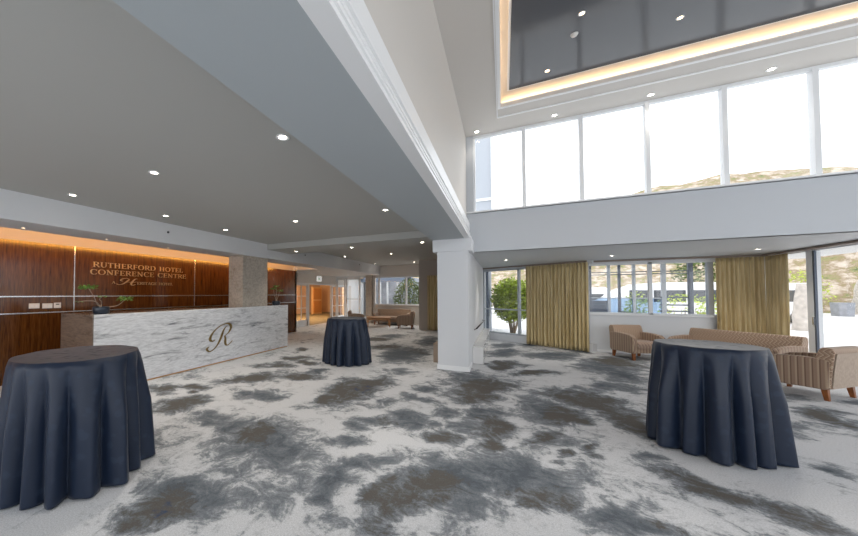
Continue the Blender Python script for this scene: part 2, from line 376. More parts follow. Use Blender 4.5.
def carpet():
    m, nt, b = mat('cloud_pattern_carpet')
    b.inputs['Roughness'].default_value=.95; b.inputs['Specular IOR Level'].default_value=.12
    at=N(nt,'ShaderNodeAttribute',attribute_name='pattern'); sp=N(nt,'ShaderNodeSeparateColor'); L(nt,at.outputs['Color'],sp.inputs[0])
    tc=N(nt,'ShaderNodeTexCoord')
    def noi(s,d,r,sc=(1,1,1),dist=0):
        mp=N(nt,'ShaderNodeMapping'); mp.inputs['Scale'].default_value=sc; L(nt,tc.outputs['Object'],mp.inputs[0])
        n=N(nt,'ShaderNodeTexNoise'); n.inputs['Scale'].default_value=s; n.inputs['Detail'].default_value=d; n.inputs['Roughness'].default_value=r; n.inputs['Distortion'].default_value=dist
        L(nt,mp.outputs[0],n.inputs['Vector']); return n.outputs['Fac']
    def ma(op,a,c,e=None):
        n=N(nt,'ShaderNodeMath',operation=op)
        for i,x in enumerate((a,c,e)):
            if x is None: continue
            if isinstance(x,(int,float)): n.inputs[i].default_value=x
            else: L(nt,x,n.inputs[i])
        return n.outputs[0]
    n1=noi(4.2,9,.72,dist=.9); n2=noi(30,3,.7,(1,1,1)); 
    nn=ma('SUBTRACT',n1,.5); fine=ma('MULTIPLY',ma('SUBTRACT',n2,.5),.5)
    g=ma('ADD',ma('ADD',sp.outputs[0],ma('MULTIPLY',nn,1.7)),fine)
    t=ma('ADD',ma('ADD',sp.outputs[1],ma('MULTIPLY',nn,2.0)),fine)
    bl=ma('ADD',sp.outputs[2],ma('MULTIPLY',ma('SUBTRACT',noi(9,4,.7),.5),1.6))
    def ramp(f,els):
        r=N(nt,'ShaderNodeValToRGB'); e=r.color_ramp.elements; e[0].position=els[0][0]; e[0].color=(*els[0][1],1); e[1].position=els[-1][0]; e[1].color=(*els[-1][1],1)
        for p,c in els[1:-1]: k=e.new(p); k.color=(*c,1)
        L(nt,f,r.inputs['Fac']); return r.outputs['Color']
    base=ramp(g,[(.16,(.70,.71,.735)),(.30,(.56,.575,.60)),(.40,(.33,.35,.375)),(.54,(.225,.245,.27)),(.85,(.12,.138,.162))])
    mt=ramp(ma('ADD',t,ma('MULTIPLY',ma('SUBTRACT',noi(17,6,.75),.5),1.1)),[(.40,(0,0,0)),(.72,(.9,.9,.9))])
    mb=ramp(bl,[(.55,(0,0,0)),(.8,(1,1,1))])
    mx=N(nt,'ShaderNodeMix',data_type='RGBA'); L(nt,mt,mx.inputs[0]); L(nt,base,mx.inputs[6]); mx.inputs[7].default_value=(.138,.126,.112,1)
    mx2=N(nt,'ShaderNodeMix',data_type='RGBA'); L(nt,mb,mx2.inputs[0]); L(nt,mx.outputs[2],mx2.inputs[6]); mx2.inputs[7].default_value=(.07,.095,.16,1)
    # woven rib
    mp=N(nt,'ShaderNodeMapping'); mp.inputs['Rotation'].default_value=(0,0,math.radians(10)); L(nt,tc.outputs['Object'],mp.inputs[0])
    w=N(nt,'ShaderNodeTexNoise'); w.inputs['Scale'].default_value=110; w.inputs['Detail'].default_value=2; L(nt,mp.outputs[0],w.inputs['Vector'])
    rw=ramp(w.outputs['Fac'],[(.3,(.72,.72,.72)),(.7,(1.0,1.0,1.0))])
    m3=N(nt,'ShaderNodeMix',data_type='RGBA',blend_type='MULTIPLY'); m3.inputs[0].default_value=1; L(nt,mx2.outputs[2],m3.inputs[6]); L(nt,rw,m3.inputs[7])
    L(nt,m3.outputs[2],b.inputs['Base Color'])
    bp=N(nt,'ShaderNodeBump'); bp.inputs['Strength'].default_value=.35; bp.inputs['Distance'].default_value=.004; L(nt,w.outputs['Fac'],bp.inputs['Height']); L(nt,bp.outputs['Normal'],b.inputs['Normal'])
    return m
def floor():
    st=.06; outline_x=(-8.4,5.38); y0,y1=-3.0,16.2
    nx=int((outline_x[1]-outline_x[0])/st); ny=int((y1-y0)/st)
    vs=[]; cols=[]
    for j in range(ny+1):
        y=y0+(y1-y0)*j/ny
        for i in range(nx+1):
            x=outline_x[0]+(outline_x[1]-outline_x[0])*i/nx
            vs.append((x,y,0))
            nz=lambda f,o: noise.noise(Vector((x*f,y*f,o)))
            wx=x+.30*nz(1.1,3)+.16*nz(2.9,9)+.07*nz(7.5,13)
            wy=y+.30*nz(1.1,31)+.16*nz(2.9,17)+.07*nz(7.5,23)
            g=.13+.30*(noise.fractal(Vector((x*.8,y*.8,5)),1,2,5)); t=0.; bl=0.
            for (cx,cy,a11,a12,a21,a22,s,k) in BLOBS:
                dx=wx-cx; dy=wy-cy
                if abs(dx)>2.6 or abs(dy)>2.6: continue
                u=a11*dx+a12*dy; v=a21*dx+a22*dy; q=u*u+v*v
                if q<3:
                    w=s*math.exp(-.62*q**1.25)
                    g=max(g,w*.85)
                    if k==1: t=max(t,math.exp(-.95*q**1.2)*.80*s)
                    if k==2: bl=max(bl,math.exp(-.9*q*q)*.6)
                    if k==-1: g-=w*.0
            cols.append((max(0,min(1,g-.03)),max(0,min(1,t)),bl,1))
    fs=[]
    for j in range(ny):
        for i in range(nx):
            a=j*(nx+1)+i
            x,y,_=vs[a]
            if x<-8.4: continue
            fs.append((a,a+1,a+nx+2,a+nx+1))
    me=bpy.data.meshes.new('floor'); me.from_pydata(vs,[],fs)
    ca=me.color_attributes.new('pattern','FLOAT_COLOR','POINT')
    ca.data.foreach_set('color',[c for q in cols for c in q])
    me.materials.append(carpet())
    o=bpy.data.objects.new('floor',me); COL.objects.link(o); struct(o)
floor()

# ------------------------------------------------------------------ room shell
XW=-7.5; XS=-5.7; ZS=2.52; ZC=2.90; ZB=2.66
# reception timber wall
w=struct(MB().box(XW-.12,XW,-3,11,0,2.48).build('wall_left',M['wood']))
r=MB().box(XW,XW+.012,-3,11,1.49,1.51).build('rail',M['chrome'],w); r['label']='thin chrome rail'
r=MB().box(XW,XW+.012,-3,11,1.195,1.215).build('rail',M['chrome'],w)
for y in (.47,3.27,6.07,8.87): MB().box(XW,XW+.010,y-.008,y+.008,1.215,2.48).build('joint_strip',M['chrome'],w)
struct(MB().box(-7.75,XW-.12,-3,11,0,2.95).build('wall_left',M['white']))
struct(MB().box(XW-.125,XW-.1,-3,11,2.48,2.95).build('wall_left',plain('cove_plaster',(.55,.50,.44),.7)))
# corridor wall with its doorway opening (13.35..15.9)
XC=-8.4
struct(MB().box(XC-.12,XC,10.9,12.25,0,ZS+.1).box(XC-.12,XC,12.25,17.9,2.04,ZS+.1).box(XC-.12,XC,17.72,18.3,0,2.04).build('wall_back',M['cream']))
struct(MB().box(XC-.12,-7.5,10.9,11.0,0,ZS+.1).build('wall_back',M['white']))
# ceilings
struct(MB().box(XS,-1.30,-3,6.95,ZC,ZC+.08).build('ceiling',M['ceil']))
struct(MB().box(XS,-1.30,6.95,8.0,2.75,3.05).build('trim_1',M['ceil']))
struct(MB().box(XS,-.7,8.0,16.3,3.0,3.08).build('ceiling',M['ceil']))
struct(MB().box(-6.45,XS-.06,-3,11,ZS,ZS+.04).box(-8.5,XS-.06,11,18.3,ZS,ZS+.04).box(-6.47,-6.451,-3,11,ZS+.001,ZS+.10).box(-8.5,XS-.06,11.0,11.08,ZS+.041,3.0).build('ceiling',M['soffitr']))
struct(MB().box(-8.0,-6.40,-3,11,2.93,2.99).build('ceiling',M['taupe']))
struct(MB().box(XS-.06,XS,-3,16.15,ZS,3.08).build('trim_2',M['wallwhite']))
# beam and column
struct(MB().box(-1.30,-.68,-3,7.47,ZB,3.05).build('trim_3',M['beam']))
struct(MB().box(-.75,-.681,-3,7.6,3.051,5.3).build('wall_front',M['cream']))
co=[(-.68,2.661),(-.575,2.661),(-.575,2.69),(-.60,2.695),(-.60,2.73),(-.585,2.735),(-.585,2.755),(-.615,2.76),(-.625,2.82),(-.61,2.825),(-.61,2.845),(-.635,2.85),(-.64,2.90),(-.62,2.905),(-.62,3.06),(-.68,3.07)]
struct(MB().prism(co,'y',-3,7.47).build('trim_4',M['trim']))
c=struct(MB().box(-1.21,-.62,6.93,7.47,.09,2.41).build('column',M['wallwhite']))
MB().box(-1.295,-.545,6.90,7.50,2.41,ZB).build('capital',M['wallwhite'],c)
MB().box(-1.225,-.605,6.915,7.485,0,.09).build('skirting',M['trim'],c)
# wall from the column back to the angled window
struct(MB().box(-.80,-.62,7.47,12.5,0,2.44).build('wall_front',M['wallwhite']))
struct(MB().box(-.80,-.70,7.47,16.2,0,3.0).build('wall_front',M['taupe']))
# spandrel, recess ceiling
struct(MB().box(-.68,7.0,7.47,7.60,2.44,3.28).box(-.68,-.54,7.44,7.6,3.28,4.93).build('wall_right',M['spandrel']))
struct(MB().box(-.68,5.5,7.5,12.9,2.44,2.52).build('ceiling',M['soffitr']))
# atrium ceiling with its opening for the dark tray
ZU=4.93
s=MB()
s.box(-.68,0,-3,7.6,ZU,ZU+.05).box(0,7,6.5,7.6,ZU,ZU+.05).box(0,7,-3,.3,ZU,ZU+.05).box(6.3,7,.3,6.5,ZU,ZU+.05)
struct(s.build('ceiling',M['cream']))
s=MB().box(-.5,6.8,-.2,7.0,5.12,5.2).box(-.55,-.5,-.25,7.05,4.98,5.2).box(6.8,6.85,-.25,7.05,4.98,5.2).box(-.5,6.8,7.0,7.05,4.98,5.2).box(-.5,6.8,-.25,-.2,4.98,5.2)
struct(s.build('ceiling',M['cream']))
struct(MB().box(.10,6.2,.4,6.33,5.09,5.12).build('trim_5',M['trim']))
struct(MB().box(.13,6.17,.43,6.30,5.085,5.09).build('ceiling',M['darkceil']))
# bead round the opening
s=MB().box(-.05,-.001,.25,6.55,ZU-.012,ZU-.001).box(0,6.3,6.501,6.55,ZU-.012,ZU-.001).box(-.03,.001,.3,6.499,ZU+.051,ZU+.07).box(0.002,6.3,6.499,6.53,ZU+.051,ZU+.07)
s.box(-.07,-.055,.2,6.87,ZU-.014,ZU-.001).box(-.055,6.3,6.84,6.87,ZU-.02,ZU-.001)
struct(s.build('trim_6',M['trim']))
# back windows wall beyond reception
YB=16.1
struct(MB().box(-6.12,-3.2,YB,YB+.15,0,.97).box(-6.12,-3.2,YB,YB+.15,2.44,3.0).box(-6.12,-6.0,YB,YB+.15,.97,2.44).build('wall_back',M['cream']))
struct(MB().box(-6.5,-6.14,YB-.1,YB+.3,0,ZS).build('column',M['tile']))
struct(MB().box(-3.24,-.7,14.1,14.25,0,3.0).box(-3.24,-3.1,14.25,16.2,0,3.0).build('wall_back',M['taupe']))
# right lower walls
A=Vector((-.62,12.45)); Bp=Vector((2.02,10.80)); D=(Bp-A).normalized()
def P(s_, off=0): q=A+D*s_; n=Vector((-D.y,D.x)); q=q+n*off; return (q.x,q.y)
LN=(Bp-A).length
struct(MB().obox(P(-.1,.07),P(LN+.1,.07),.22,0,.22).build('wall_right',M['wallwhite']))
struct(MB().obox(P(-.1,.07),P(LN+.1,.07),.2,2.37,2.46).build('wall_right',M['soffitr']))
struct(MB().box(2.0,5.35,11.0,11.15,0,.99).box(2.0,5.35,11.0,11.15,2.36,2.46).build('wall_right',M['wallwhite']))
sill=struct(MB().box(2.0,5.35,10.95,11.06,.985,1.015).build('trim_7',M['trim']))
# curtain tracks
struct(MB().obox(P(0,-.12),P(LN+.02,-.12),.07,2.39,2.43).box(2.02,5.25,10.82,10.90,2.39,2.43).box(5.16,5.26,2,10.9,2.39,2.43).build('trim_8',plain('track_bronze',(.25,.2,.17),.5)))
# baseboard right
struct(MB().box(2.05,5.3,10.975,11.0,0,.06).build('baseboard_right',M['trim']))

# ------------------------------------------------------------------ windows
def window(name, frame_mb, fm, panes_mb, parts=()):
    w=struct(frame_mb.build(name,fm)); 
    g=panes_mb.build('glass_pane',M['glass'],w)
    return w
# upper windows
f=MB().box(-.54,7,7.47,7.56,3.26,3.31).box(-.54,7,7.47,7.56,4.88,4.93).box(-.54,-.50,7.47,7.56,3.3,4.9)
for k in range(7):
    x=.40+.936*k; f.box(x-.03,x+.03,7.46,7.57,3.3,4.9)
window('window_1',f,M['frame_white'],MB().box(-.5,7,7.51,7.516,3.3,4.9))
struct(MB().box(-.68,7,7.40,7.58,3.27,3.295).build('trim_9',M['trim']))
# angled window
f=MB().obox(P(0,.02),P(LN,.02),.09,.22,.27).obox(P(0,.02),P(LN,.02),.09,2.31,2.37).obox(P(0,.02),P(LN,.02),.05,1.01,1.05)
for s0 in (.0,1.22,2.4,LN-.06): f.obox(P(s0,.02),P(s0+.06,.02),.09,.22,2.37)
window('window_2',f,M['alu'],MB().obox(P(0,.03),P(LN,.03),.006,.27,2.31))
# square window over the low wall
f=MB().box(2.0,5.35,11.02,11.1,1.0,1.05).box(2.0,5.35,11.02,11.1,2.31,2.36)
for x,wd in ((2.0,.05),(3.30,.07),(5.28,.07)): f.box(x,x+wd,11.02,11.1,1.0,2.36)
w=window('window_3',f,M['frame_white'],MB().box(2.0,5.35,11.05,11.056,1.05,2.31))
MB().box(4.36,4.46,11.01,11.12,1.05,2.31).build('mullion',M['alu'],w)
# right sliding doors
f=MB().box(5.33,5.43,-1,11,0,.04).box(5.33,5.43,-1,11,2.38,2.44)
for y in (9.8,7.2,4.6,2.0,-.6): f.box(5.32,5.42,y,y+.16,.04,2.4)
w=window('window_4',f,M['frame_white'],MB().box(5.37,5.376,-1,11,.04,2.38))
MB().box(5.315,5.345,9.76,9.80,.04,2.38).build('seal',M['alud'],w)
MB().box(5.30,5.32,9.79,9.83,.95,1.10).build('door_handle',M['chrome'],w)
# back window
f=MB().box(-6.0,-3.2,YB+.02,YB+.1,.97,1.02).box(-6.0,-3.2,YB+.02,YB+.1,2.38,2.44).box(-5.83,-5.74,YB+.02,YB+.1,1.0,2.4).box(-4.38,-4.31,YB+.02,YB+.1,1.0,2.4)
window('window_5',f,M['frame_white'],MB().box(-6.0,-3.2,YB+.05,YB+.056,1.02,2.38))
struct(MB().box(-6.05,-3.2,YB-.05,YB+.04,.95,.985).build('trim_10',M['trim']))
# glazed door at the end of the corridor
f=MB().box(-8.4,-6.5,YB+.1,YB+.18,2.42,ZS).box(-8.4,-8.32,YB+.1,YB+.18,0,2.42)
d=struct(f.build('door_1',M['frame_white']))
def glazed_leaf(y0,y1,x,rows,cols,name,fm,parent=None,lo=.28,top=2.0,axis='y'):
    g=MB(); t=.07; 
    def bx(a,b,z0,z1,e=0):
        if axis=='y': g.box(x-.02-e,x+.02+e,a,b,z0,z1)
        else: g.box(a,b,x-.02-e,x+.02+e,z0,z1)
    bx(y0,y0+t,0,top); bx(y1-t,y1,0,top); bx(y0,y1,top-t,top); bx(y0,y1,0,lo)
    for i in range(1,rows): z=lo+(top-lo)*i/rows; bx(y0,y1,z-.02,z+.02)
    for i in range(1,cols): y=y0+(y1-y0)*i/cols; bx(y-.02,y+.02,lo,top)
    o=g.build(name,fm,parent)
    q=MB()
    if axis=='y': q.box(x-.004,x+.004,y0+t,y1-t,lo,top-t)
    else: q.box(y0+t,y1-t,x-.004,x+.004,lo,top-t)
    q.build('glass_pane',M['glass'],o)
    return o
glazed_leaf(-7.75,-6.9,YB+.14,2,1,'door_leaf',M['frame_white'],d,.12,2.4,'x')
glazed_leaf(-8.32,-7.8,YB+.14,1,1,'door_leaf',M['frame_white'],d,.12,2.4,'x')
MB().box(-7.70,-7.66,YB+.05,YB+.10,1.0,1.2).build('door_handle',M['chrome'],d)
# corridor double doors (white, glazed in small panes)
d=struct(MB().box(XC-.1,XC+.03,12.22,17.85,2.0,2.06).box(XC-.1,XC+.03,12.18,12.26,0,2.0).box(XC-.1,XC+.03,13.28,13.38,0,2.0).box(XC-.1,XC+.03,15.72,15.84,0,2.0).box(XC-.1,XC+.03,17.5,17.86,0,2.0).build('door_2',M['frame_white']))
glazed_leaf(12.26,13.28,XC-.04,3,2,'door_leaf',M['frame_white'],d,.3)
glazed_leaf(15.84,17.5,XC-.04,3,3,'door_leaf',M['frame_white'],d,.3)
# room beyond
struct(MB().box(-14.0,-13.9,10.9,24.1,-.02,2.7).box(-14.0,XC-.12,24.0,24.1,0,2.7).box(-14,XC-.12,10.9,11.0,0,2.7).box(-14,XC-.12,11.0,24,2.6,2.7).build('wall_back',M['roomw']))
struct(MB().box(XC-.62,XC-.5,18.3,24.0,0,2.7).build('wall_back',M['white']))
struct(MB().box(-14,XC-.0,10.9,24.1,-.06,-.002).build('floor',plain('room_carpet',(.20,.17,.10),.9,var=.3,bscale=3)))
d=struct(MB().box(-12.7,-12.62,20.6,22.0,0,2.05).build('door_3',plain('room_frame',(.70,.45,.22),.5)))
MB().box(-12.62,-12.58,20.75,21.85,.12,1.0).box(-12.62,-12.58,20.75,21.85,1.12,1.95).build('door_panel',M['amber'],d)

# ------------------------------------------------------------------ reception column and desk
struct(MB().box(-6.25,-5.775,6.1,7.05,0,ZS).build('column',M['tile']))
DX=-5.62
desk=empty('reception_desk',(0,0,0))
tag(desk,'long white marble reception desk with gold script letter on its front','desk')
FP=MB().box(DX-.12,DX,2.722,7.80,.03,1.22).build('front_panel',M['marble'],desk,bevel=.004)
o=MB().box(-6.60,DX-.002,2.70,2.72,.03,1.22).build('end_panel',M['marbleb'],desk,bevel=.004); o['label']='brown stone end panel'
MB().box(-6.60,-5.742,2.722,6.08,1.16,1.215).build('countertop',M['marbleb'],desk)
MB().box(-6.60,-5.74,7.07,7.80,1.16,1.215).box(-6.6,-5.74,7.74,7.80,0,1.16).build('countertop',M['marbleb'],desk)
MB().box(-6.55,DX-.02,2.74,7.78,0,.03).build('plinth',plain('copper_strip',(.60,.34,.16),.4),desk)

def catmull(pts, n=6):
    out=[]; m=len(pts)
    for i in range(m-1):
        p0=pts[max(i-1,0)]; p1=pts[i]; p2=pts[i+1]; p3=pts[min(i+2,m-1)]
        for k in range(n):
            t=k/n
            out.append([.5*((2*b)+(-a+c)*t+(2*a-5*b+4*c-d_)*t*t+(-a+3*b-3*c+d_)*t**3) for a,b,c,d_ in zip(p0,p1,p2,p3)])
    out.append(list(pts[-1])); return out
def ribbon(mb, pts, tofn, x0, x1, smooth=True):
    # pts: (u,v,width); tofn(u,v)->(y,z); ribbon with thickness between planes x0..x1
    q=catmull(pts) if smooth and len(pts)>2 else [list(p) for p in pts]
    Ls=[];Rs=[]
    for i,p in enumerate(q):
        a=q[max(i-1,0)]; b=q[min(i+1,len(q)-1)]; dx=b[0]-a[0]; dy=b[1]-a[1]; l=math.hypot(dx,dy) or 1
        nx,ny=-dy/l*p[2]/2,dx/l*p[2]/2
        Ls.append(tofn(p[0]+nx,p[1]+ny)); Rs.append(tofn(p[0]-nx,p[1]-ny))
    n=len(q); vs=[]
    for a,b in zip(Ls,Rs): vs+= [(x0,*a),(x0,*b),(x1,*a),(x1,*b)]
    fs=[]
    for i in range(n-1):
        a=i*4; c=a+4
        fs+=[(a+2,a+3,c+3,c+2),(a,c,c+1,a+1),(a,a+2,c+2,c),(a+1,c+1,c+3,a+3)]
    fs+=[(0,1,3,2),((n-1)*4,(n-1)*4+2,(n-1)*4+3,(n-1)*4+1)]
    mb.add(vs,fs)
def rmap(u,v): return (4.86+(u-130)*(5.60-4.86)/275., .875-(v-140)*(.58/320.))
mb=MB()
ribbon(mb,[(343,172,3),(318,200,9),(300,240,17),(285,290,20),(262,350,18),(232,405,10),(195,442,8),(162,455,12),(138,435,18),(136,412,14),(156,398,4)],rmap,DX,DX+.012)
ribbon(mb,[(216,325,5),(192,338,14),(168,322,24),(170,285,22),(195,235,14),(235,190,9),(280,160,9),(325,145,13),(365,148,22),(388,178,27),(384,218,18),(358,262,9),(322,292,5)],rmap,DX,DX+.012)
ribbon(mb,[(318,290,12),(326,330,19),(325,375,22),(334,410,18),(356,414,9),(385,392,6),(405,367,4)],rmap,DX,DX+.012)
lr=mb.build('logo',M['goldd'],FP); lr['label']='gold script letter R'

# serif lettering on the timber wall
TH,TN=.145,.06
def stem(x,y0=0,y1=1,w=TH,sf=.30):
    o=[[(x,y0,w),(x,y1,w)]]
    for y in (y0,y1):
        yy=y+(.02 if y==y0 else -.02); o.append([(x-sf/2,yy,.05),(x+sf/2,yy,.05)])
    return o
def tick(x,y0,y1,w=.05): return [[(x,y0,w),(x,y1,w)]]
GL={
'R':(.78,stem(.15)+[[(.15,.97,TN),(.42,.97,TN),(.60,.88,.11),(.62,.74,.14),(.56,.58,.10),(.38,.51,TN),(.15,.51,TN)],[(.36,.52,.13),(.74,.0,.13)],[(.66,.02,.05),(.84,.02,.05)]]),
'U':(.86,stem(.17,.5,1)[:1]+[[(.02,.98,.05),(.32,.98,.05)],[(.60,.98,.05),(.86,.98,.05)],[(.17,.6,TH),(.17,.3,TH),(.24,.10,.11),(.44,.02,.07),(.64,.10,.06),(.73,.32,.06),(.73,.6,.06),(.73,.98,.06)]]),
'T':(.72,stem(.36,0,.96)[:2]+[[(.02,.97,.06),(.70,.97,.06)]]+tick(.04,.80,.97)+tick(.68,.80,.97)),
'H':(.92,stem(.17)+stem(.72)+[[(.17,.52,.06),(.72,.52,.06)]]),
'E':(.68,stem(.15)+[[(.15,.97,.06),(.60,.97,.06)],[(.15,.52,.06),(.50,.52,.06)],[(.15,.03,.06),(.64,.03,.06)]]+tick(.59,.82,.97)+tick(.63,.03,.2)+tick(.50,.43,.61)),
'F':(.64,stem(.15)+[[(.15,.97,.06),(.58,.97,.06)],[(.15,.50,.06),(.48,.50,.06)]]+tick(.57,.82,.97)+tick(.48,.41,.59)),
'O':(.94,[[(.46,.98,.06),(.22,.90,.10),(.10,.68,.14),(.08,.5,.15),(.10,.32,.14),(.22,.10,.10),(.46,.02,.06),(.70,.10,.10),(.82,.32,.14),(.84,.5,.15),(.82,.68,.14),(.70,.90,.10),(.46,.98,.06)]]),
'D':(.88,stem(.15)+[[(.15,.97,TN),(.42,.97,TN),(.66,.85,.11),(.78,.5,.15),(.66,.15,.11),(.42,.03,TN),(.15,.03,TN)]]),
'L':(.64,stem(.15)+[[(.15,.03,.06),(.60,.03,.06)]]+tick(.60,.03,.24)),
'C':(.84,[[(.76,.74,.05),(.66,.92,.07),(.46,.98,.06),(.22,.90,.11),(.10,.68,.14),(.08,.5,.15),(.10,.32,.14),(.22,.10,.11),(.46,.02,.06),(.66,.07,.07),(.78,.22,.05)]]+tick(.77,.74,.96)),
'N':(.92,stem(.15,w=.06)+stem(.74,w=.06)[:1]+[[(.62,.98,.05),(.88,.98,.05)],[(.12,.97,.15),(.74,.03,.15)]]),
'A':(.84,[[(.14,.0,.06),(.42,1,.06)],[(.42,1,.14),(.70,0,.14)],[(.22,.33,.05),(.60,.33,.05)],[(.02,.02,.05),(.26,.02,.05)],[(.56,.02,.05),(.84,.02,.05)]]),
'I':(.36,stem(.17)),
'G':(.88,[[(.76,.74,.05),(.66,.92,.07),(.46,.98,.06),(.22,.90,.11),(.10,.68,.14),(.08,.5,.15),(.10,.32,.14),(.22,.10,.11),(.46,.02,.06),(.66,.06,.07),(.74,.14,.08)],[(.74,.06,TH),(.74,.44,TH)],[(.60,.44,.05),(.86,.44,.05)]]),
}
GL[' ']=(.42,[])
def line(text,y0,y1,z0,h,parent,m):
    tot=sum(GL[c][0]+.10 for c in text)-.10; sx=(y1-y0)/tot; x=0
    for c in text:
        wd,st=GL[c]
        if st:
            mb=MB(); off=x
            for s_ in st: ribbon(mb,s_,lambda u,v:(y0+(off+u)*sx,z0+v*h),XW+.004,XW+.018,smooth=len(s_)>3)
            mb.build('letter',m,parent)
        x+=wd+.10
sign=empty('wall_sign',(0,0,0))
tag(sign,'gold serif hotel and conference centre lettering on the timber wall','sign')
line('RUTHERFORD HOTEL',3.59,5.69,2.105,.105,sign,M['gold'])
line('CONFERENCE CENTRE',3.54,5.79,1.95,.105,sign,M['gold'])
line('A',3.95,4.03,1.765,.055,sign,M['gold'])
line('ERITAGE HOTEL',4.50,5.40,1.76,.06,sign,M['gold'])
def hm(u,v): return (4.04+u*.46,1.72+v*.175)
mb=MB()
ribbon(mb,[(0.02,.28,.03),(.10,.18,.05),(.30,.25,.05),(.48,.55,.08),(.60,.85,.06),(.50,.98,.04),(.30,.90,.05),(.20,.72,.05),(.30,.62,.03)],hm,XW+.004,XW+.018)
ribbon(mb,[(1.0,.98,.04),(.88,.90,.06),(.76,.55,.09),(.70,.25,.08),(.78,.12,.05),(.92,.25,.03)],hm,XW+.004,XW+.018)
ribbon(mb,[(.40,.45,.04),(.60,.52,.04),(.82,.50,.04),(.98,.58,.03)],hm,XW+.004,XW+.018)
mb.build('letter',M['gold'],sign)

# ------------------------------------------------------------------ outlets
for i,(y0,y1,z0,z1,lab) in enumerate(((2.59,2.74,1.285,1.375,'white double socket plate on timber wall, farthest from the desk'),(2.78,2.93,1.28,1.37,'white double socket plate on timber wall, in the middle of three'),(2.95,3.06,1.28,1.38,'small squarish white switch plate on timber wall beside the chrome joint'))):
    o=MB().box(XW+.002,XW+.012,y0,y1,z0,z1).build('socket_plate' if i<2 else 'switch_plate',M['plate'],bevel=.003)
    tag(o,lab,'socket' if i<2 else 'switch','wall plates behind the desk' if i<2 else None)
    if i<2:
        for q in (.3,.7):
            yc=y0+(y1-y0)*q; MB().box(XW+.012,XW+.014,yc-.02,yc+.02,z0+.025,z1-.03).build('socket',M['frame_white'],o)
    else: MB().box(XW+.012,XW+.018,y0+.03,y1-.03,z0+.06,z1-.02).build('button',M['dark'],o)

# ------------------------------------------------------------------ potted plants
def leafclump(mb,c,r,n,size,rnd):
    for _ in range(n):
        a=rnd.uniform(0,2*PI); e=rnd.uniform(-.4,1); rr=r*rnd.random()**.5
        p=Vector(c)+Vector((math.cos(a)*rr,math.sin(a)*rr,e*rr*.5))
        d=Vector((math.cos(a)+rnd.uniform(-.4,.4),math.sin(a)+rnd.uniform(-.4,.4),rnd.uniform(-.5,.5))).normalized()
        s_=size*rnd.uniform(.7,1.3); w_=d.cross(Vector((0,0,1))).normalized()*s_*.32; up=Vector((0,0,s_*.12))
        mb.add([p,p+d*s_*.5+w_+up,p+d*s_,p+d*s_*.5-w_+up,p+d*s_*.5-up*.4],[(0,1,4),(1,2,4),(2,3,4),(3,0,4)])
def plant(loc,h,label,seed,small=False):
    rnd=random.Random(seed); e=empty('potted_plant',loc); tag(e,label,'plant')
    MB().lathe([(.0,0),(.095,0),(.115,.02),(.12,.10),(.112,.12),(.098,.12),(.096,.105),(0,.105)],n=28).build('pot',M['potblue'],e,smooth=True)
    ends=[]
    br=MB()
    if not small: arms=[((-.02,-.05,.08),(.02,-.12,.20),(.02,-.20,.34)),((.03,.12,.03),(.05,.24,.06),(.06,.34,.15)),((0,-.08,.12),(0,-.2,.135),(0,-.32,.13)),((0,.0,.12),(.02,-.04,.16),(.02,.0,.20))]
    else: arms=[((0,-.04,.12),(0,-.10,.25),(0,-.12,.38)),((0,.05,.10),(0,.12,.22),(0,.16,.33)),((0,.0,.2),(0,.01,.35),(0,-.01,.46))]
    for a in arms:
        pts=catmull([(0,0,.10)]+[(q[0],q[1],q[2]+.08) for q in a],5); br.tube(pts,[.009*(1-.6*i/len(pts)) for i in range(len(pts))],6); ends.append(pts[-1])
    bo=br.build('branch',M['bark'],e,smooth=True)
    lf=MB()
    for i,p in enumerate(ends):
        n,r=((85,.10),(80,.10),(3,.03),(10,.03))[i] if not small else ((45,.06),(45,.07),(35,.06))[i]
        leafclump(lf,p,r,n,.05,rnd)
    lf.build('foliage',M['leaf'],bo)
    return e
plant((-5.84,2.93,1.22),.4,'branching plant in a dark round pot on the near end of the marble desk',3)
plant((-5.82,7.50,1.22),.4,'small leafy plant in a dark pot on the desk end past the stone column',4,True)

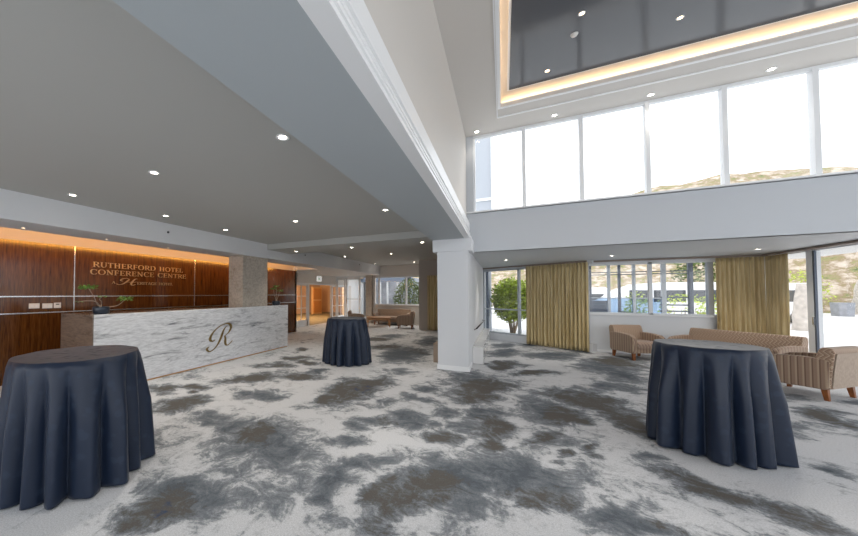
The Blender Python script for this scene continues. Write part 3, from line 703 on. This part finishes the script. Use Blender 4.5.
# ------------------------------------------------------------------ cloth covered tables
def clothed_table(name,loc,rot,seed,label,R=.435,H=1.0):
    rnd=random.Random(seed); NA=288; NZ=26
    t=empty(name,loc,rot); tag(t,label,'table','cloth-covered round tables')
    # random fold spacing
    nf=15; cuts=[0]; 
    for i in range(nf): cuts.append(cuts[-1]+rnd.uniform(.7,1.35))
    tot=cuts[-1]; cuts=[c*2*PI/tot for c in cuts]; amp=[rnd.uniform(.7,1.25) for _ in range(nf)]
    sk=[rnd.uniform(-.12,.12) for _ in range(nf)]
    def fold(a,u):
        a=(a)%(2*PI)
        for i in range(nf):
            if cuts[i]<=a<cuts[i+1]:
                q=(a-cuts[i])/(cuts[i+1]-cuts[i]); q=min(1,max(0,q+sk[i]*math.sin(PI*q)*u))
                v=max(0,math.sin(PI*q))**.85
                return v*amp[i]
        return 0
    vs=[]; fs=[]
    rings=[0,.12,.25,.36,.41,.425]
    for r in rings[1:]:
        for k in range(NA):
            a=2*PI*k/NA; vs.append((r*R/.435*math.cos(a),r*R/.435*math.sin(a),H+.0015*math.sin(9*a+r*30)))
    n_top=len(rings)-1
    for j in range(1,NZ+1):
        u=j/NZ
        for k in range(NA):
            a=2*PI*k/NA; f=fold(a,u)
            g=min(1,u*2.2)**.8
            r=R*(1+.012*min(1,u*8)) + .015*u + g*(.150*f*(.6+.4*u)-.058)
            r+=.006*math.sin(a*31+u*4)*u
            z=H*(1-u)-.01*(1 if j<3 else 0)
            if j==NZ: z=.006+.012*f
            vs.append((r*math.cos(a),r*math.sin(a),max(.006,z)))
    c0=len(vs); vs.append((0,0,H))
    rows=n_top+NZ
    for k in range(NA): fs.append((c0,k,(k+1)%NA))
    for j in range(rows-1):
        for k in range(NA):
            a=j*NA+k; b=j*NA+(k+1)%NA; fs.append((a,a+NA,b+NA,b))
    o=MB().add(vs,fs).build('tablecloth',M['cloth'],t,smooth=True)
    so=o.modifiers.new('s','SOLIDIFY'); so.thickness=.004; so.offset=-1
    MB().lathe([(0,H-.03),(R-.02,H-.03),(R-.02,H-.012),(0,H-.012)],n=48).build('tabletop',M['dark'],t)
    MB().lathe([(0,.0),(.22,.0),(.22,.02),(.04,.04),(.035,H-.03),(0,H-.03)],n=24).build('pedestal',M['dark'],t)
    return t
T1=clothed_table('cocktail_table',(-3.30,1.49,0),.4,11,'round high table under a navy floor-length cloth, nearest the marble desk end',R=.45,H=1.03)
T2=clothed_table('cocktail_table',(-3.17,6.65,0),1.9,22,'round high table in dark navy cloth standing alone mid carpet past the desk',R=.435)
T3=clothed_table('cocktail_table',(1.84,4.70,0),3.0,35,'round high table under a navy cloth in front of the striped seating',R=.395,H=1.035)

# ------------------------------------------------------------------ upholstered seating
def seating(name,loc,rz,label,cat,W=.72,group=None):
    e=empty(name,loc,rz); tag(e,label,cat,group)   # faces local -Y
    hw=W/2
    def arm(x0,x1):
        pts=[(-.34,.16),(.30,.16),(.34,.20),(.345,.58),(.30,.60),(.10,.612),(-.12,.60),(-.28,.575),(-.345,.53),(-.365,.44),(-.355,.28)]
        return MB().prism(pts,'x',x0,x1)
    arm(-hw,-hw+.10).build('arm',M['fab'],e,bevel=.018)
    arm(hw-.10,hw).build('arm',M['fab'],e,bevel=.018)
    s=MB(); n=1 if W<1 else (3 if W>1.6 else 2); iw=W-.2
    MB().box(-hw+.09,hw-.09,-.31,.30,.165,.30).build('seat_base',M['fab'],e,bevel=.01)
    for i in range(n):
        a=-hw+.10+iw*i/n; b=-hw+.10+iw*(i+1)/n
        MB().prism([(-.355,.27),(-.365,.33),(-.36,.40),(-.33,.43),(.0,.435),(.24,.42),(.24,.27)],'x',a+.004,b-.004).build('seat_cushion' ,M['fabl'],e,bevel=.02)
    bk=[(.20,.28),(.16,.42),(.255,.74),(.285,.77),(.34,.772),(.375,.75),(.39,.70),(.36,.42),(.34,.17),(.26,.17)]
    back=MB().prism(bk,'x',-hw+.02,hw-.02).build('backrest',M['fabd'],e,bevel=.015)
    MB().prism([(.346,.18),(.366,.42),(.396,.69),(.402,.69),(.374,.42),(.354,.18)],'x',-hw+.05,hw-.05).build('back_panel',M['fabp'],e)
    for sx in (-1,1):
        for y,dy in ((-.28,-.012),(.28,.022)):
            cx=sx*(hw-.07); 
            a=.030; b=.021
            v=[(cx-a,y-a,.17),(cx+a,y-a,.17),(cx+a,y+a,.17),(cx-a,y+a,.17)]
            ox=sx*.006
            v+=[(cx-b+ox,y-b+dy,.0),(cx+b+ox,y-b+dy,.0),(cx+b+ox,y+b+dy,.0),(cx-b+ox,y+b+dy,.0)]
            MB().add(v,[(0,1,2,3),(7,6,5,4),(0,4,5,1),(1,5,6,2),(2,6,7,3),(3,7,4,0)]).build('leg',M['legwood'],e)
    return e
def face(dx,dy): return math.atan2(dy,dx)+PI/2
seating('armchair',(2.83,10.28,0),face(.40,-.92),'striped brown armchair against the white wall beside the long gold curtain','armchair',group='striped armchairs')
seating('sofa',(4.07,9.56,0),face(-.81,-.58),'long striped brown sofa in front of the corner curtains','sofa',W=1.70)
seating('armchair',(4.18,7.90,0),face(-.66,.75),'striped armchair with window-lit back turned towards the sofa by the glass doors','armchair',W=.76,group='striped armchairs')
seating('sofa',(-4.92,15.62,0),0,'small striped sofa under the far window behind the coffee table','sofa',W=1.75)
seating('armchair',(-3.92,14.42,0),face(-.95,-.15),'far striped armchair beside the taupe wall at the coffee table','armchair',group='striped armchairs')
seating('armchair',(-6.05,13.8,0),face(.9,.35),'far armchair in front of the stone pillar by the glazed door','armchair',group='striped armchairs')
ct=empty('coffee_table',(-5.25,14.55,0),math.radians(22)); tag(ct,'low square wooden coffee table between far sofa and armchairs','table')
MB().box(-.55,.55,-.42,.42,.40,.45).build('tabletop',M['tablewood'],ct,bevel=.006)
MB().box(-.49,.49,-.37,.37,.33,.40).build('apron',M['tablewood'],ct)
for x in (-.5,.5):
    for y in (-.37,.37):
        MB().prism([(x-.03,.33),(x+.03,.33),(x+.02,0),(x-.02,0)],'y',y-.03,y+.03).build('leg',M['tablewood'],ct)

# ------------------------------------------------------------------ curtains
def curtain(name,path,z0,z1,nf,depth,label,group='gold curtains'):
    # path: list of plan points; folds across it
    pts=[Vector(p) for p in path]; seg=[(pts[i+1]-pts[i]).length for i in range(len(pts)-1)]; tot=sum(seg)
    n=nf*12; rnd=random.Random(len(label)); ph=[rnd.uniform(-.25,.25) for _ in range(nf+2)]; am=[rnd.uniform(.6,1.2) for _ in range(nf+2)]
    def at(s):
        for i,l in enumerate(seg):
            if s<=l or i==len(seg)-1:
                d=(pts[i+1]-pts[i]).normalized(); return pts[i]+d*s, Vector((-d.y,d.x))
            s-=l
    rows=16; vs=[]
    for j in range(rows+1):
        t=j/rows; z=z1+(z0-z1)*t
        for i in range(n+1):
            s=i/n; k=min(nf,int(s*nf)); f=s*nf
            p,nm=at(s*tot)
            env=(.30 if t<.06 else .55+.45*t)
            off=math.sin(2*PI*f+ph[k]*0+.5*math.sin(f*1.7)*t)*depth*env*(.75+.25*math.sin(f*2.3+1))
            if t<.06: off=math.sin(2*PI*f*1.0)*depth*.45
            off+=.010*math.sin(f*9+t*5)*t
            vs.append((p.x+nm.x*off,p.y+nm.y*off,z))
    fs=[]
    for j in range(rows):
        for i in range(n):
            a=j*(n+1)+i; fs.append((a,a+1,a+n+2,a+n+1))
    o=MB().add(vs,fs).build(name,M['curtain'],smooth=True); so=o.modifiers.new('s','SOLIDIFY'); so.thickness=.006
    o.data['n']=0
    tag(o,label,'curtain')
    return o
curtain('curtain',[P(1.55,-.14),P(LN+.06,-.14)],.02,2.385,17,.07,'wide pleated gold curtain hanging between the leafy window and the armchair')
curtain('curtain',[(4.43,10.84),(5.19,10.84)],.02,2.385,10,.05,'gold curtain on the window wall, nearer the armchair side of the corner')
curtain('curtain',[(5.24,10.92),(5.24,10.25)],.02,2.385,7,.045,'gold curtain beside the sliding glass doors at the corner')
curtain('curtain',[(-2.85,13.95),(-1.5,13.95)],.02,2.32,14,.05,'gold curtain on the taupe wall behind the white column')

# ------------------------------------------------------------------ low block, rail, box
o=MB().box(-.615,-.40,7.80,12.1,0,.38).build('low_plinth',M['gloss'],bevel=.006); tag(o,'low glossy white stone plinth running behind the column to the window','plinth')
o=empty('handrail',(0,0,0)); tag(o,'thin dark handrail above the glossy plinth near the leafy window','handrail')
MB().tube([(-.55,8.1,.75),(-.55,11.7,.68)],.016,10).build('rail',M['black'],o,smooth=True)
for y in (8.3,11.5): MB().tube([(-.62,y,.70),(-.55,y,.735 if y<9 else .68)],.008,8).build('bracket',M['black'],o)
o=MB().box(-1.42,-1.215,7.55,8.5,0,.42).build('low_bench',plain('beige_laminate',(.38,.29,.22),.5),bevel=.006); tag(o,'low beige box standing behind the foot of the white column','bench')

# ------------------------------------------------------------------ downlights
proto=None
def downlight(loc,label,warm=False,r=.045,power=9,spot=True,group='recessed downlights'):
    e=empty('downlight',loc); tag(e,label,'ceiling light',group)
    MB().lathe([(r*.78,.0),(r*1.25,.0),(r*1.3,-.006),(r*1.2,-.009),(r*.8,-.006)],n=20,ring=True).build('ring',M['trim'],e)
    MB().lathe([(0,-.0035),(r*.8,-.0035),(r*.8,-.001),(0,-.001)],n=16).build('lens',M['downw'] if warm else M['downl'],e)
    if spot:
        ld=bpy.data.lights.new('downlight_lamp','SPOT'); ld.energy=power; ld.spot_size=math.radians(112); ld.spot_blend=1; ld.shadow_soft_size=.05
        ld.color=(1,.70,.42) if warm else (1,.91,.79)
        lo=bpy.data.objects.new('downlight_lamp',ld); COL.objects.link(lo); lo.location=(loc[0],loc[1],loc[2]-.03)
    return e
pw=62
for x,c in ((-1.67,'beside the long beam'),(-3.43,'at the middle of the ceiling'),(-5.2,'beside the desk bulkhead')):
    downlight((x,2.23,ZC),'recessed downlight in the grey reception ceiling, front row, '+c,power=pw)
downlight((-5.17,3.58,ZC),'recessed downlight beside the desk bulkhead, second along it',power=pw)
for x,c in ((-1.67,'beside the long beam'),(-3.41,'mid ceiling'),(-5.19,'beside the desk bulkhead')):
    downlight((x,4.96,ZC),'reception ceiling downlight, row level with the desk middle, '+c,power=pw)
for x,c in ((-1.66,'beside the column'),(-3.47,'in its middle'),(-5.2,'beside the stone column')):
    downlight((x,7.6,2.75),'downlight in the dropped cross beam of the reception ceiling, '+c,power=pw)
for x,c in ((-3.58,'nearer the taupe wall'),(-5.45,'nearer the bulkhead')):
    downlight((x,11.3,3.0),'downlight in the far lounge ceiling, row before the coffee table, '+c,power=120,spot=x>-5)
    downlight((x,14.7,3.0),'downlight in the far lounge ceiling, row over the coffee table, '+c,power=120,spot=x>-5)
for y,c in ((2.08,'nearest the viewer'),(3.2,'over the near pot plant'),(4.4,'over the lettering'),(5.4,'just before the stone column')):
    downlight((-6.25,y,ZS),'tiny amber downlight in the low soffit behind the desk, '+c,True,.022,4)
downlight((-6.25,9.5,ZS),'tiny amber downlight in the low soffit past the stone column',True,.022,4)
downlight((-7.1,12.1,ZS),'downlight in the low corridor soffit above the exit sign',power=60)
downlight((-7.1,15.1,ZS),'downlight in the low corridor soffit near the far glazed door',power=60)
for x,c in ((-.45,'beside the cream wall'),(.90,'second from the corner'),(2.26,'third from the corner'),(3.62,'fourth from the corner')):
    downlight((x,7.27,ZU),'downlight in the upper ceiling edge above tall windows, '+c,power=7 if x<0 else 22)
for x,y,c in ((.66,6.02,'nearest the tray corner'),(.92,4.97,'along the long cove side'),(2.05,5.63,'towards the tray middle')):
    downlight((x,y,5.085),'small downlight in the dark tray ceiling, '+c,True,.03,14)
o=MB().lathe([(0,-.03),(.035,-.025),(.045,-.005),(.045,0),(0,0)],c=(.90,5.33,5.085),n=20).build('smoke_detector',M['plate'],smooth=True); tag(o,'small detector on the dark tray ceiling','detector')
for x,y,c in ((.08,9.64,'over the leafy window'),(2.26,9.64,'over the wide gold curtain'),(4.51,9.58,'over the corner curtains')):
    downlight((x,y,2.44),'downlight in the low ceiling of the window bay, '+c,power=60)
for y,z,c in ((4.0,2.73,'above the desk'),(8.84,2.80,'past the stone column'),(13.3,2.85,'at its far end')):
    o=MB().tube([(XS,y,z),(XS+.012,y,z),(XS+.018,y,z)],[.022,.022,.012],14).build('wall_sensor',M['dark']); tag(o,'small dark round sensor on the white bulkhead, '+c,'sensor','bulkhead sensors')
# exit sign
o=empty('exit_sign',(-7.95,13.6,2.05)); tag(o,'small white exit light box with green figure above glazed doors','sign')
MB().box(-.04,.04,-.17,.17,.10,.34).build('housing',emis('exit_lightbox',(.85,.87,.85),.55),o,bevel=.008)
MB().box(-.012,.012,-.012,.012,.34,ZS-2.05).build('stem',M['plate'],o)
s=MB().box(-.14,-.12,-.0415,-.04,.15,.29)
g=MB(); 
g.lathe([(0,0),(.018,0),(.018,.002),(0,.002)],c=(0,0,0),n=12)
mb=MB().box(.041,.043,-.13,-.05,.16,.29).box(.041,.043,.02,.04,.25,.28).box(.041,.043,0,.05,.20,.245).box(.041,.043,-.02,.0,.16,.20).box(.041,.043,.05,.07,.16,.20)
mb.build('pictogram',plain('exit_green',(.02,.30,.08),.5),o)
# room beyond: chair, picture, lamp
o=empty('picture_frame',(-13.88,17.8,1.35)); tag(o,'dark framed picture on the amber wall beyond the open doors','picture')
MB().box(0,.03,-.55,.55,-.1,.6).build('frame',M['dark'],o)
MB().box(.03,.035,-.45,.45,0,.5).build('picture',plain('picture_print',(.18,.22,.25),.4,var=.5,bscale=3),o)
e=empty('lounge_chair',(-12.4,16.3,0),face(.9,-.3)); tag(e,'dark lounge chair in the amber-lit room beyond the doors','chair')
MB().prism([(-.3,.35),(-.3,.45),(.2,.45),(.38,1.0),(.46,.98),(.3,.35)],'x',-.33,.33).build('seat',M['black'],e,bevel=.02)
for sx in (-.3,.3):
    for y in (-.25,.28): MB().box(sx-.02,sx+.02,y-.02,y+.02,0,.36).build('leg',M['legwood'],e)

# ------------------------------------------------------------------ outside
struct(MB().box(-45,60,16.3,70,-.12,-.02).box(5.45,60,-20,16.3,-.12,-.02).box(-.9,5.45,11.1,16.3,-.12,-.02).build('ground',M['conc']))
def hill():
    vs=[];fs=[]; nx,ny=90,26
    for j in range(ny+1):
        for i in range(nx+1):
            a=math.radians(64-128*i/nx) ; 
            t=j/ny
            r=48+30*t
            x=r*math.sin(-a)*1.1; y=r*math.cos(a)*.95
            prof=min(1.0,max(.45,.45+.030*(x-2)))
            h=(t**.8)*18.2*prof*(1-.0115*max(0,x-30))*(1+.25*noise.noise(Vector((x*.08,y*.08,0))))+.7*noise.noise(Vector((x*.4,y*.4,2)))
            vs.append((x+1.2*noise.noise(Vector((x*.3,y*.3,7))),y,h-.6*(1-t)))
    for j in range(ny):
        for i in range(nx):
            a=j*(nx+1)+i; fs.append((a,a+1,a+nx+2,a+nx+1))
    o=MB().add(vs,fs).build('hillside',M['hill'],smooth=True); struct(o)
hill()
# exterior eave and paved forecourt edge
struct(MB().box(5.45,6.9,-3,13,2.46,2.62).build('trim_11',M['white']))
# leafy shrub outside the angled window
def shrub(name,loc,r,h,label,seed,m='foliage',n=1500,ls=.09,stem_h=.35,group=None):
    rnd=random.Random(seed); e=empty(name,loc); tag(e,label,'shrub',group)
    st=MB()
    for k in range(9):
        a=2*PI*k/9+rnd.uniform(-.2,.2); q=rnd.uniform(.25,.55)*r
        st.tube([(0+.05*math.cos(a),.05*math.sin(a),0),(q*.5*math.cos(a),q*.5*math.sin(a),stem_h),(q*1.3*math.cos(a),q*1.3*math.sin(a),h*.7)],[.025,.02,.008],6)
    st.build('stem',M['bark'],e)
    lf=MB()
    for _ in range(n):
        u=rnd.uniform(-1,1); a=rnd.uniform(0,2*PI); rr=rnd.uniform(.6,1.0)
        bump=1+.14*noise.noise(Vector((math.cos(a)*2,math.sin(a)*2,u*2+seed)))
        cz=stem_h+(h-stem_h)*.55; hz=(h-stem_h)*.58
        p=Vector((r*rr*bump*math.sqrt(1-u*u)*math.cos(a),r*rr*bump*math.sqrt(1-u*u)*math.sin(a),cz+hz*u*rr))
        d=Vector((rnd.uniform(-1,1),rnd.uniform(-1,1),rnd.uniform(-.4,1))).normalized(); s_=ls*rnd.uniform(.7,1.3)
        w_=d.cross(Vector((rnd.uniform(-1,1),.3,1))).normalized()*s_*.3
        lf.add([p,p+d*s_*.5+w_,p+d*s_,p+d*s_*.5-w_],[(0,1,2,3)])
    lf.build('foliage',M[m],e)
    return e
shrub('round_shrub',(.30,13.9,-.02),.72,1.95,'round bright green shrub outside the angled window',1,n=5000,ls=.13,stem_h=.5)
o=MB().box(1.9,2.35,15.5,15.9,-.02,3.2).build('exterior_post',plain('pale_blue_post',(.35,.45,.60),.5)); tag(o,'pale blue post outside, between the shrub and the wide curtain','post')
# screen outside the square window: posts, rails, low panels
sc=empty('garden_screen',(0,0,0)); tag(sc,'grey post and rail screen with glass panels outside the square window','screen')
YS=12.9
def sx_(px): return None
for x0,x1,m in ((2.43,2.50,'alud'),(2.90,2.97,'alu'),(3.16,3.22,'alud'),(3.50,3.57,'alu'),(4.15,4.25,'alu'),(4.72,4.82,'alud')):
    MB().box(x0,x1,YS,YS+.08,-.02,2.62).build('post',M[m],sc)
for z in (2.52,2.20,2.13): MB().box(2.2,4.75,YS+.01,YS+.05,z,z+.025).build('rail',M['alud'],sc)
for z in (1.42,1.20,1.02): MB().box(4.1,4.75,YS+.01,YS+.05,z,z+.04).build('rail',M['alud'],sc)
MB().box(2.2,4.2,YS+.01,YS+.05,1.40,1.43).build('rail',M['alu'],sc)
MB().box(2.2,4.2,YS+.02,YS+.03,.05,1.40).build('glass_panel',M['glassb'],sc)
o=MB().box(2.55,3.05,13.6,14.1,-.02,1.32).box(2.60,3.0,13.57,13.6,.9,1.2).build('utility_cabinet',M['alud'],bevel=.01); tag(o,'dark utility cabinet outside behind the glass screen','cabinet')
for i,(x,y,r,h,lab) in enumerate(((6.0,16.6,.9,1.45,'clipped green shrub outside behind the lower screen rails'),(4.2,15.2,.35,1.5,'slim green shrub outside beside the white van'),(5.75,13.9,.55,1.45,'green shrub outside beyond the corner post of the square window'),(2.1,14.9,.3,1.45,'little shrub outside at the curtain edge of the square window'))):
    shrub('shrub',(x,y,-.02),r,h,lab,20+i,n=700,ls=.10,stem_h=.15)
def van(loc,rz,label,Lh=5.2,H=2.15):
    e=empty('van',loc,rz); tag(e,label,'van','white vans')
    pts=[(-Lh/2,.35),(-Lh/2,1.0),(-Lh/2+.25,1.15),(-Lh/2+1.2,H-.35),(-Lh/2+1.9,H-.05),(-Lh/2+2.6,H),(Lh/2-.2,H-.02),(Lh/2,H-.3),(Lh/2,.35)]
    MB().prism(pts,'y',-.92,.92).build('body',M['vanw'],e,bevel=.06)
    g=MB()
    for a,b in ((-Lh/2+1.25,-Lh/2+2.1),(-Lh/2+2.25,-Lh/2+3.5),(-Lh/2+3.65,Lh/2-.35)):
        for s_ in (-1,1): g.box(a,b,s_*.925-.005,s_*.925+.005,1.15,H-.4)
    g.build('side_window',M['dark'],e)
    for x in (-Lh/2+.95,Lh/2-1.0):
        for s_ in (-1,1): MB().tube([(x,s_*.80,.33),(x,s_*.95,.33)],.33,20).build('wheel',M['dark'],e)
    return e
van((7.2,23.5,-.02),.1,'white van parked outside, seen across the middle of the square window')
van((3.1,25.5,-.02),-.05,'white van parked outside, seen at the curtain side of the square window',H=1.95)
van((11.8,26.5,-.02),.3,'white van parked farther off by the corner curtains')
# right: planter, rocks, shrubs beyond the sliding doors
o=MB().prism([(-.32,0),(.32,0),(.38,.95),(-.38,.95)],'y',-.35,.35).build('planter_box',plain('grey_zinc',(.28,.29,.32),.6,var=.15,bscale=3),loc=(21.0,36.4,-.02),bevel=.02); tag(o,'grey planter box on the paving beyond the sliding doors','planter')
shrub('shrub',(20.2,38.6,-.02),1.6,3.0,'bushy shrub behind the grey planter box',40,m='foliage',n=900,ls=.16,stem_h=.2)
shrub('shrub',(17.5,42.5,-.02),3.2,5.5,'tall dark green bush at the foot of the bank',41,m='foliaged',n=1800,ls=.36,stem_h=.2)
def rock(name,loc,r,h,label,seed):
    vs=[];fs=[];n,m=20,14
    for j in range(m+1):
        for i in range(n):
            a=2*PI*i/n; t=j/m; rr=r*(1-.55*t**1.6)*(1+.25*noise.noise(Vector((math.cos(a)*1.5,math.sin(a)*1.5,t*4+seed))))
            vs.append((rr*math.cos(a),rr*math.sin(a),h*t))
    for j in range(m):
        for i in range(n): fs.append((j*n+i,j*n+(i+1)%n,(j+1)*n+(i+1)%n,(j+1)*n+i))
    fs.append(tuple(m*n+i for i in range(n)))
    o=MB().add(vs,fs).build(name,M['rock'],smooth=True,loc=loc); tag(o,label,'rock'); return o
rock('rock_pillar',(11.35,21.5,-.02),.30,2.0,'pale upright rock outside the glass beside the corner curtain',3)
rock('rock_pillar',(25.0,39.5,-.02),1.6,5.0,'tall pale rock past the grey planter box',8)
# buildings seen through upper left pane and far window
b=empty('neighbour_building',(0,0,0)); tag(b,'pale blue-grey building edge seen through the first upper pane','building')
MB().box(-3.5,-.30,12.8,15.8,3.09,8.5).build('wall',M['palebuild'],b)
MB().box(-.34,-.27,12.74,12.795,3.09,8.5).build('corner_post',M['frame_white'],b)
MB().box(-3.45,-.32,12.76,12.795,4.9,5.0).build('string_course',M['frame_white'],b)
a=empty('roof_mast',(0.05,13.2,2.5)); tag(a,'thin lattice mast on the roof outside the second upper pane','mast')
for x in (-.10,.10): MB().tube([(x,0,0),(x,0,2.3)],.012,6).build('upright',M['palebuild'],a)
mb=MB()
for k in range(9): mb.tube([(-.10,0,.1+k*.24),(.10,0,.1+(k+.9)*.24)],.007,5)
mb.build('lattice',M['palebuild'],a)
struct(MB().box(-.69,-.46,12.62,15.9,-.02,3.08).build('wall_back',M['bluegrey']))
b=empty('pavilion',(0,0,0)); tag(b,'blue-grey pavilion with white posts outside the far lounge window','building')
MB().box(-8.8,-5.2,20.6,20.9,2.35,2.75).build('fascia',M['bluegrey'],b)
MB().box(-8.8,-5.2,21.6,24,-.02,2.6).build('wall',plain('pavilion_glass',(.38,.40,.44),.3,var=.3,bscale=1.5),b)
for x in (-8.75,-8.1,-7.4,-6.9,-6.2,-5.6): MB().box(x,x+.10,20.7,20.8,-.02,2.4).build('post',M['frame_white'],b)
MB().box(-5.5,-5.25,20.6,20.9,-.02,2.6).build('post',M['bluegrey'],b)
o=MB().box(-5.1,-1.0,27,30,-.02,3.6).build('far_building',M['bluegrey']); tag(o,'blue-grey building behind the olive hedge outside the far window','building')
shrub('hedge_bush',(-5.0,19.3,-.02),1.0,2.2,'olive green bush outside the far lounge window',55,m='foliaged',n=3600,ls=.12,stem_h=.1)

# ------------------------------------------------------------------ light
wd=bpy.data.worlds.new('World'); SC.world=wd; wd.use_nodes=True; nt=wd.node_tree
bg=nt.nodes['Background']; bg.inputs['Color'].default_value=(.93,.965,1,1); bg.inputs['Strength'].default_value=2.3
sun=bpy.data.lights.new('sun','SUN'); sun.energy=1.2; sun.angle=.2; sun.color=(1,.95,.86)
so=bpy.data.objects.new('sun',sun); COL.objects.link(so); so.rotation_euler=(math.radians(48),0,math.radians(160))
def area(name,loc,rot,sx,sy,e,col):
    ld=bpy.data.lights.new(name,'AREA'); ld.shape='RECTANGLE'; ld.size=sx; ld.size_y=sy; ld.energy=e; ld.color=col
    o=bpy.data.objects.new(name,ld); COL.objects.link(o); o.location=loc; o.rotation_euler=rot; return o
# LED strip lying on the soffit edge, washing the plaster above the timber
area('cove_strip',(-6.53,3.9,2.585),(0,math.radians(90+10),0),.04,13.6,85,(1,.43,.07))
# LED strips in the tray pocket
area('tray_strip',(-.25,3.3,4.995),(math.radians(180),0,0),.05,6.2,34,(1,.70,.40))
area('tray_strip',(3.1,6.78,4.995),(math.radians(180),0,0),6.2,.05,34,(1,.70,.40))
p=bpy.data.lights.new('room_lamp','POINT'); p.energy=420; p.color=(1,.72,.44); p.shadow_soft_size=.3
o=bpy.data.objects.new('room_lamp',p); COL.objects.link(o); o.location=(-11.2,17.0,2.3)

# ------------------------------------------------------------------ camera
cam=bpy.data.cameras.new('camera'); co=bpy.data.objects.new('camera',cam); COL.objects.link(co)
Fp=323.0; cam.sensor_fit='HORIZONTAL'; cam.sensor_width=36; cam.lens=36*Fp/858
cam.shift_x=(429-335)/858; cam.shift_y=(285.6-268)/858; cam.clip_start=.05; cam.clip_end=300
co.location=(0,0,1.55); co.rotation_euler=(PI/2+math.atan(.025),0,math.radians(27.5))
SC.camera=co
vs=SC.view_settings; vs.view_transform='Standard'; vs.look='None'; vs.gamma=1; vs.use_curve_mapping=False; vs.exposure=0.0
